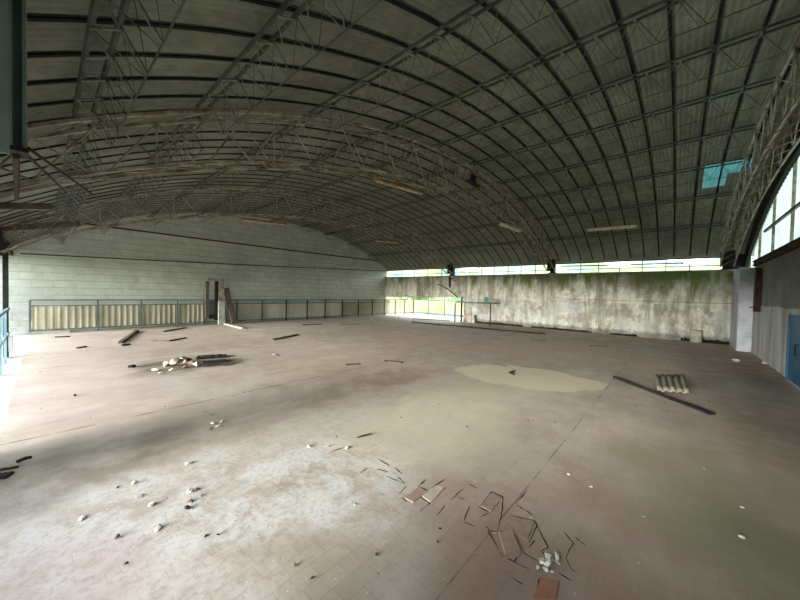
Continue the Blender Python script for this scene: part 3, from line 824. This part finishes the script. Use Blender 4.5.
plank((17, 463), (31, 458), .03, .02, M_char, 'charred_stick', 'blackened bent splinter lying just inside the left picture edge', 'stick', .02)
plank((-5, 478), (10, 476), .09, .02, M_char, 'soil_clump', 'dark clump of soil at the left picture edge nearest the viewer', 'soil')
plank((130, 367), (134, 367.4), .09, .04, M_char, 'timber_scrap', 'small black scrap left of the rubble heap', 'timber')

# corrugated sheet fragment
a = on(655, 379); b = on(683, 379); c2 = on(689, 398); d2 = on(658, 395)
mb = MB(); n = 40
for j in range(5):
    for i in range(n+1):
        u = i/n; v = j/4
        p = a.lerp(b, u).lerp(d2.lerp(c2, u), v)
        mb.v.append((p.x, p.y, .075+.015*math.sin(u*2*PI*4.5)))
for j in range(4):
    for i in range(n):
        q = j*(n+1)+i; mb.f.append((q, q+1, q+n+2, q+n+1))
o = mb.build('corrugated_sheet', M_asb, smooth=True); so = o.modifiers.new('thick', 'SOLIDIFY'); so.thickness = .012
tag(o, 'broken piece of grey corrugated sheet lying on the floor', 'sheet')

# chunks
import bmesh
def chunk_mesh(seed, mat, flat=.6):
    rnd = random.Random(seed); bm = bmesh.new()
    for i in range(14):
        v = Vector((rnd.gauss(0, 1), rnd.gauss(0, 1), rnd.gauss(0, 1))).normalized()
        bm.verts.new((v.x*.5*rnd.uniform(.7, 1.1), v.y*.38*rnd.uniform(.7, 1.1), v.z*.3*flat*rnd.uniform(.7, 1.1)))
    r = bmesh.ops.convex_hull(bm, input=bm.verts)
    bmesh.ops.delete(bm, geom=[g for g in r['geom_interior'] if isinstance(g, bmesh.types.BMVert)], context='VERTS')
    zmin = min(v.co.z for v in bm.verts)
    for v in bm.verts: v.co.z -= zmin
    me = bpy.data.meshes.new('chunk'); bm.to_mesh(me); bm.free(); me.materials.append(mat); return me
M_dusty = plain('dusty_rubble', srgb(178, 166, 148), srgb(140, 128, 110), 20, .95)
CG = [chunk_mesh(80+i, M_dusty, .9) for i in range(4)]
CW = [chunk_mesh(i, M_plaster) for i in range(5)]; CB = [chunk_mesh(20+i, M_brickc, .8) for i in range(3)]; CD = [chunk_mesh(40+i, M_char, .9) for i in range(2)]
def chunk(px, py, size, lib, lab, name='plaster_chunk', cat='rubble', group=None, z=0):
    p = on(px, py); me = random.choice(lib); o = bpy.data.objects.new(name, me); C.objects.link(o)
    o.location = (p.x, p.y, z); o.rotation_euler = (random.uniform(-.1, .1), random.uniform(-.1, .1), random.uniform(0, 6.28))
    o.scale = (size, size*random.uniform(.8, 1.1), size*random.uniform(.8, 1.2)); tag(o, lab, cat, group); return o
big = [(82, 519, .055, CW, 'white plaster chunk, the nearest large one at lower left'), (134, 484, .05, CW, 'pale brown chunk standing up left of the white patch'),
       (116, 488, .04, CW, 'small white chunk beside the pale brown chunk at left'), (140, 497, .055, CW, 'flat white flake below the pale brown chunk'),
       (152, 505, .055, CW, 'white chunk right of the flat white flake'), (189, 463.5, .06, CW, 'white sliver at the far side of the white patch'),
       (190, 492, .07, CW, 'long white chunk in the middle of the white patch'), (196, 490, .05, CB, 'brown chunk touching the long white chunk'),
       (187, 509, .05, CD, 'dark chunk below the long white chunk'), (190, 502, .04, CB, 'brown chunk just above the dark chunk'),
       (202, 496, .03, CB, 'small brown chunk right of the long white chunk'), (158, 529, .06, CW, 'white chunk with a dark side at the near edge of the white patch'),
       (206, 536, .025, CD, 'small dark chip, left of a pair at the near right of the white patch'), (218, 535, .022, CD, 'small dark chip, right of a pair at the near right of the white patch'),
       (126, 564, .022, CD, 'small dark chip on the bare floor below the white chunks'), (117, 538, .04, CB, 'brown chunk between the large white chunk and the near edge'),
       (309, 447, .05, CW, 'white chunk alone on the open floor, left of the curled leaf'), (327, 447, .05, CW, 'grey white chunk second left of the curled leaf'),
       (347, 448.5, .05, CW, 'white splinter on twigs below the curled leaf'), (346, 485, .022, CW, 'white chip in the empty floor below the curled leaf'),
       (355, 505, .02, CW, 'white chip right of the white streaks'), (312, 579, .025, CB, 'dark-sided chip, lowest of the near centre'),
       (376, 555, .028, CB, 'brown chip at the near centre with a white neighbour'), (295, 566, .025, CB, 'brown chip at the near centre, leftmost'),
       (213, 424, .07, CW, 'white chunk, left of a small cluster above the white patch'), (222, 422, .06, CW, 'white chunk, right of a small cluster above the white patch'),
       (218, 427, .06, CW, 'white chunk, nearest of a small cluster above the white patch'), (211, 429, .04, CB, 'brown chunk in the small cluster above the white patch'),
       (211, 415, .05, CW, 'white chip above the small cluster of chunks'), (210, 529-101+2, .03, CB, 'tiny brown chip at the foot of the small cluster'),
       (569, 475, .028, CW, 'bright white chip on the bare floor right of the cracked tiles'), (591, 487, .03, CW, 'pale flake right of the cracked tiles'),
       (742, 508, .035, CW, 'white flake on the dark floor at right, farther one'), (741, 538, .045, CW, 'white flake on the dark floor at right, nearer one'),
       (644, 517, .025, CW, 'white chip in the middle of the brown floor at right'), (704, 469, .03, CW, 'pale chip on the floor below the charred stick'),
       (274, 355, .10, CW, 'white chip on the far floor below the weathered timber piece'), (278, 356, .07, CD, 'dark chip next to the white one on the far floor'),
       (440, 589-60, .02, CD, 'dark chip left of the cracked tiles'), (437, 542, .025, CB, 'brown chip left of the cracked tiles'),
       (736, 362, .18, CW, 'flat white plaster flake on the dark floor near the pillar'), (765, 364, .14, CW, 'white plaster flake on the dark floor beneath the near wall'),
       (587, 430, .03, CW, 'pale flake on the floor beyond the joint'), (75, 396, .05, CD, 'small dark leaf on the bare left floor')]
for (a, b, s, l, lab) in big:
    chunk(a, b, s*1.25, l, lab, 'dark_chip' if l is CD else ('brown_chunk' if l is CB else 'plaster_chunk'))
# rubble heap on the flat dark patch painted for a shaded hollow
heap = [(166, 366.5, .22, CW, 'white block at the left end of the rubble heap'), (169.5, 366, .2, CD, 'black stone beside the white block of the rubble heap'),
        (177, 365.5, .34, CW, 'long pale slab in the middle of the rubble heap'), (183, 363, .26, CW, 'pale slab resting behind the middle of the rubble heap'),
        (188, 361.5, .2, CB, 'brown lump behind the pale slabs of the rubble heap'), (190, 365, .2, CB, 'brown curved lump right of the middle of the rubble heap'),
        (197, 366.5, .2, CW, 'white flake at the right of the rubble heap'), (178, 360.5, .16, CB, 'brown lump topmost at the back of the rubble heap'),
        (156, 371, .14, CW, 'white chip in front of the left of the rubble heap'), (161, 373, .09, CW, 'tiny white chip nearest in front of the rubble heap'),
        (172, 370.5, .12, CW, 'thin white flake in front of the rubble heap'), (185, 368, .12, CB, 'brown chip in front of the rubble heap')]
for (a, b, s, l, lab) in heap: chunk(a, b, s*1.05, CG if l is CW and s > .18 else l, lab, 'rubble_piece')
plank((197, 358.5), (226, 356.8), .28, .05, M_char, 'slot_shade_board', 'dark board standing for the shaded slot at the back right of the rubble heap', 'board')  # dark boards put in for the shade of the slot
plank((203, 363), (227, 361), .20, .03, M_char, 'slot_shade_board', 'dark board standing for the shaded slot at the front right of the rubble heap', 'board')
# tiny crumbs nobody could tell apart
rnd = random.Random(5)
for k in range(120):
    zone = rnd.random()
    if zone < .5: px, py = rnd.gauss(210, 60), rnd.gauss(505, 28)
    elif zone < .8: px, py = rnd.uniform(230, 430), rnd.uniform(480, 598)
    else: px, py = rnd.uniform(430, 640), rnd.uniform(480, 598)
    if not (5 < px < 795 and 440 < py < 599): continue
    chunk(px, py, rnd.uniform(.007, .016), rnd.choice([CW, CW, CB]), 'tiny plaster crumb scattered on the near floor', 'plaster_crumb', 'rubble', 'tiny crumbs scattered on the near floor')
for k in range(90):
    px, py = rnd.uniform(40, 740), rnd.uniform(345, 440)
    chunk(px, py, rnd.uniform(.015, .035), rnd.choice([CB, CD, CB]), 'tiny dark crumb scattered on the open floor', 'dirt_crumb', 'rubble', 'tiny crumbs scattered on the open floor')

# dark curled leaf and bent wire
a = on(357, 438.5); b = on(371, 435)
lf = MB(); n = 8
for k in range(n+1):
    p = a.lerp(b, k/n); w_ = .018*math.sin(PI*min(.98, max(.05, k/n)))+.002
    zz = .006+.012*(k/n)**2
    lf.v += [(p.x-w_, p.y-w_*.5, zz+.006), (p.x, p.y, zz), (p.x+w_, p.y+w_*.5, zz+.010)]
    if k:
        i = 3*k; lf.f += [(i-3, i-2, i+1, i), (i-2, i-1, i+2, i+1)]
o = lf.build('curled_leaf', M_char, smooth=True); so = o.modifiers.new('thick', 'SOLIDIFY'); so.thickness = .002
tag(o, 'dark curled leaf lying on the floor left of the pale patch', 'leaf')
w = [on(515, 371.3), on(509.5, 373), on(514, 375)]
o = MB().tube([v+Vector((0, 0, .014)) for v in w], .014, 6).build('bent_wire', M_char, smooth=True)
tag(o, 'bent black wire lying on the pale screed patch', 'wire')

# ------------------------------------------------------------------ broken tiles in the foreground
cracks = [[(418, 500), (402, 498), (407, 502)], [(418, 487), (426, 479)], [(431, 488), (441, 482), (445, 479)], [(420, 497), (430, 503), (419, 513)], [(451, 500), (463, 489)],
          [(468, 484), (478, 488.5)], [(478, 507), (489, 512)], [(480, 506), (489, 495), (492, 492), (503, 497), (503, 501)], [(503, 498), (502, 512), (497, 532)], [(516, 504), (527, 490)],
          [(516, 505), (528, 512), (537, 519)], [(508, 515), (535, 521), (537, 526), (529, 543)], [(498, 531), (513, 532), (516, 540), (521, 554)], [(521, 552), (537, 561)],
          [(541, 551), (549, 559)], [(464, 522), (475, 527)], [(485, 526), (489, 529)], [(500, 552), (503, 557)], [(508, 559), (514, 562)], [(558, 573), (572, 581)],
          [(549, 580), (561, 588)], [(511, 577), (524, 585)], [(563, 531), (573, 543), (566, 557)], [(575, 537), (586, 546)], [(386, 476), (402, 483)], [(395, 468), (402, 474)],
          [(389, 472), (377, 469)], [(378, 459), (390, 466)], [(398, 477), (405, 484)], [(330, 452), (346, 447)], [(368, 468), (360, 473)], [(436, 494), (446, 488)], [(457, 497), (466, 500)], [(535, 540), (529, 548)], [(479, 518), (489, 513)], [(497, 532), (488, 530), (500, 552)], [(521, 554), (514, 562), (530, 570)], [(537, 526), (548, 548), (541, 551)], [(566, 557), (570, 568), (580, 575)], [(540, 578), (536, 592)], [(470, 505), (464, 521)], [(445, 505), (437, 516)], [(407, 486), (399, 494)]]
mb = MB()
rc = random.Random(3)
for cr in cracks:
    pts = []
    for (p, q) in zip(cr[:-1], cr[1:]):
        a = on(*p); b = on(*q)
        for k in range(4): pts.append(a.lerp(b, k/4)+Vector((rc.uniform(-.003, .003), rc.uniform(-.003, .003), 0)))
    pts.append(on(*cr[-1])); N = len(pts); base = len(mb.v)
    for i, p in enumerate(pts):
        d = (pts[min(i+1, N-1)]-pts[max(i-1, 0)]).normalized(); r = Vector((-d.y, d.x, 0))
        w_ = (.002+.0045*rc.random())*(.35+math.sin(PI*(i+.3)/(N-.4)))*.8*max(.5, min(1.6, (p.length/2.6)))
        mb.v += [(p.x-r.x*w_, p.y-r.y*w_, .0012), (p.x+r.x*w_, p.y+r.y*w_, .0012)]
        if i: q = base+2*i; mb.f.append((q-2, q-1, q+1, q))
o = mb.build('joint_shade', M_gapshade); tag(o, 'flat black strips for the shade in the open joints of the broken floor tiles', 'joint shade', kind='stuff')  # shade of the open cracks drawn as flat dark strips
def loose(quad, mat, lab, lift=.005, tilt=(0, 0)):
    P4 = [on(*p) for p in quad]; cx = sum((p for p in P4), Vector())/4
    mb = MB()
    top = [((p.x-cx.x)*.97, (p.y-cx.y)*.97) for p in P4]
    mb.prism(top, -.012, 0)
    area = sum(top[i][0]*top[(i+1) % 4][1]-top[(i+1) % 4][0]*top[i][1] for i in range(4))
    o = mb.build('floor_tile', mat, bevel=.0015); o.location = (cx.x, cx.y, lift); o.rotation_euler = (tilt[0], tilt[1], 0)
    tag(o, lab, 'tile', 'loose floor tiles'); return o
loose([(498, 532), (513, 532), (521, 552), (505, 555)], M_tile, 'loose reddish tile lifted left of the broken hole', .008, (.02, -.02))
loose([(480, 506), (492, 493), (503, 498), (491, 512)], M_tile, 'loose rectangular tile outlined by black joints, in the middle of the cracks', .004)
loose([(508, 516), (535, 521), (528, 541), (503, 530)], M_tile, 'large loose reddish tile slab above the lifted tile', .004)
loose([(532, 600), (541, 578), (559, 581), (556, 600)], M_tilered, 'bright orange-red tile below the broken hole', .006)
loose([(421, 496), (437, 485), (445, 488), (431, 503)], plain('pale_clay_tile', srgb(196, 182, 166), srgb(176, 160, 144), 10), 'pale loose tile in the left part of the cracks', .004)
loose([(404, 498), (419, 487), (428, 492), (413, 503)], M_tile, 'reddish loose tile left of the pale loose tile', .006)
# crumbled plaster in the broken hole
for k, (a, b, s) in enumerate([(548, 559, .05), (556, 557, .045), (543, 563, .04), (550, 566, .045), (545, 570, .03), (558, 563, .03), (538, 568, .025), (552, 573, .02)]):
    chunk(a, b, s*1.7, [chunk_mesh(60+k, M_plaster)], 'grey lump of crumbled mortar in the broken hole, ' + ['at its middle', 'at its far right', 'left of its middle', 'in front of its middle', 'toward the orange-red tile', 'at its right rim', 'at its left rim', 'nearest the viewer'][k], 'mortar_lump')

# ------------------------------------------------------------------ outdoors
struct(MB().mm(-90, 90, -90, 90, -1.3, -1.2).build('ground', M_ground))
t = NT('wooded_hillside'); n = t.noise(.35, 8, .7); n2 = t.noise(.12, 4, .6)
M_hill = t.done(t.mix(t.ramp(n2, (.45, 0), (.55, 1)), t.mix(t.ramp(n, (.4, 0), (.6, 1)), srgb(112, 130, 126), srgb(80, 100, 92)), t.mix(t.ramp(n, (.4, 0), (.6, 1)), srgb(126, 134, 92), srgb(92, 106, 72))), 1)
mb = MB(); nx_, ny_ = 140, 14; rh = random.Random(11)
for j in range(ny_+1):
    v = j/ny_
    for i in range(nx_+1):
        u = i/nx_; ang = math.radians(-72+92*u); rad = 34+v*26
        hgt = -1.2+(v**.7)*(9.5+1.6*math.sin(u*23)+1.1*math.sin(u*51+1))+rh.uniform(-.35, .35)*v
        mb.v.append((rad*math.sin(ang), rad*math.cos(ang)+2, hgt))
for j in range(ny_):
    for i in range(nx_):
        q = j*(nx_+1)+i; mb.f.append((q, q+1, q+nx_+2, q+nx_+1))
struct(mb.build('hills', M_hill, smooth=True))
def crown_mesh(seed, mat):
    rnd = random.Random(seed); mb = MB()
    for k in range(900):
        v = Vector((rnd.gauss(0, 1), rnd.gauss(0, 1), rnd.gauss(0, 1))).normalized()*rnd.uniform(.55, 1.0)
        lump = 1+.25*math.sin(5*v.x+seed)+.2*math.cos(6*v.y-seed)
        c_ = Vector((v.x, v.y, v.z*.8))*lump; s_ = rnd.uniform(.06, .14)
        u = Vector((rnd.gauss(0, 1), rnd.gauss(0, 1), rnd.gauss(0, 1))).normalized(); w_ = u.orthogonal().normalized()
        mb.quad(c_-u*s_-w_*s_*.6, c_+u*s_-w_*s_*.6, c_+u*s_+w_*s_*.6, c_-u*s_+w_*s_*.6)
    return mb.mesh('crown', mat)
crowns = [crown_mesh(1, M_leaf), crown_mesh(2, M_leaf2), crown_mesh(3, M_leaf)]
tree_spots = [(-30, 27, 2.6, 0), (-20.5, 25, 1.9, 2), (-15.5, 28, 2.2, 1), (-10.2, 26, 1.9, 2), (-5.4, 25, 1.7, 1), (-7.5, 31, 2.2, 1), (-1.2, 27, 1.7, 1), (2.6, 24.8, 1.5, 1), (6.4, 28, 1.9, 1), (-24.5, 31, 2.4, 1)]
tl = ['behind the far corner of the hall', 'beyond the low bright opening', 'beyond the low opening, the larger one', 'beyond the high window band, left of the middle truss post', 'beyond the high window band, right of the middle truss post',
      'farther back beyond the middle truss post', 'beyond the middle of the right window band', 'beyond the right end of the window band', 'outside the right corner of the hall', 'farthest back behind the far corner']
for (x, y, r, k), l in zip(tree_spots, tl):
    root = empty('leafy_tree', (x, y, -1.2), 'sunlit green tree '+l, 'tree', 'trees outside the hall')
    cr = bpy.data.objects.new('crown', crowns[k]); C.objects.link(cr); cr.parent = root; cr.scale = (r, r, r*.95); cr.location = (0, 0, r+.6); cr.rotation_euler = (0, 0, x)
    MB().tube([(0, 0, 0), (.1, 0, .8), (0, .1, r+.6)], .12, 8).build('trunk', M_bark, root)

# ------------------------------------------------------------------ light
w = bpy.data.worlds.new('World'); S.world = w; w.use_nodes = True
nt = w.node_tree; bg = nt.nodes['Background']; 
tc = nt.nodes.new('ShaderNodeTexCoord'); sx = nt.nodes.new('ShaderNodeSeparateXYZ'); nt.links.new(tc.outputs['Generated'], sx.inputs[0])
rp = nt.nodes.new('ShaderNodeValToRGB'); e = rp.color_ramp.elements
e[0].position = .0; e[0].color = (.80, .92, .92, 1); e[1].position = .7; e[1].color = (.78, .87, 1, 1)
nt.links.new(sx.outputs[2], rp.inputs[0]); nt.links.new(rp.outputs[0], bg.inputs[0]); bg.inputs[1].default_value = 1.1
sun = bpy.data.lights.new('sun', 'SUN'); sun.energy = 4.6; sun.angle = math.radians(35); sun.color = (1, .985, .96)
so_ = bpy.data.objects.new('sun', sun); C.objects.link(so_); so_.rotation_euler = Vector((.07, .99, -.045)).to_track_quat('-Z', 'Y').to_euler()
def portal(name, loc, size, direction):
    l = bpy.data.lights.new(name, 'AREA'); l.shape = 'RECTANGLE'; l.size, l.size_y = size; l.cycles.is_portal = True
    o = bpy.data.objects.new(name, l); C.objects.link(o); o.location = loc; o.rotation_euler = Vector(direction).to_track_quat('-Z', 'Y').to_euler()
vs = S.view_settings
vs.view_transform = 'Standard'; vs.look = 'None'; vs.exposure = 2.65; vs.gamma = 1; vs.use_curve_mapping = False
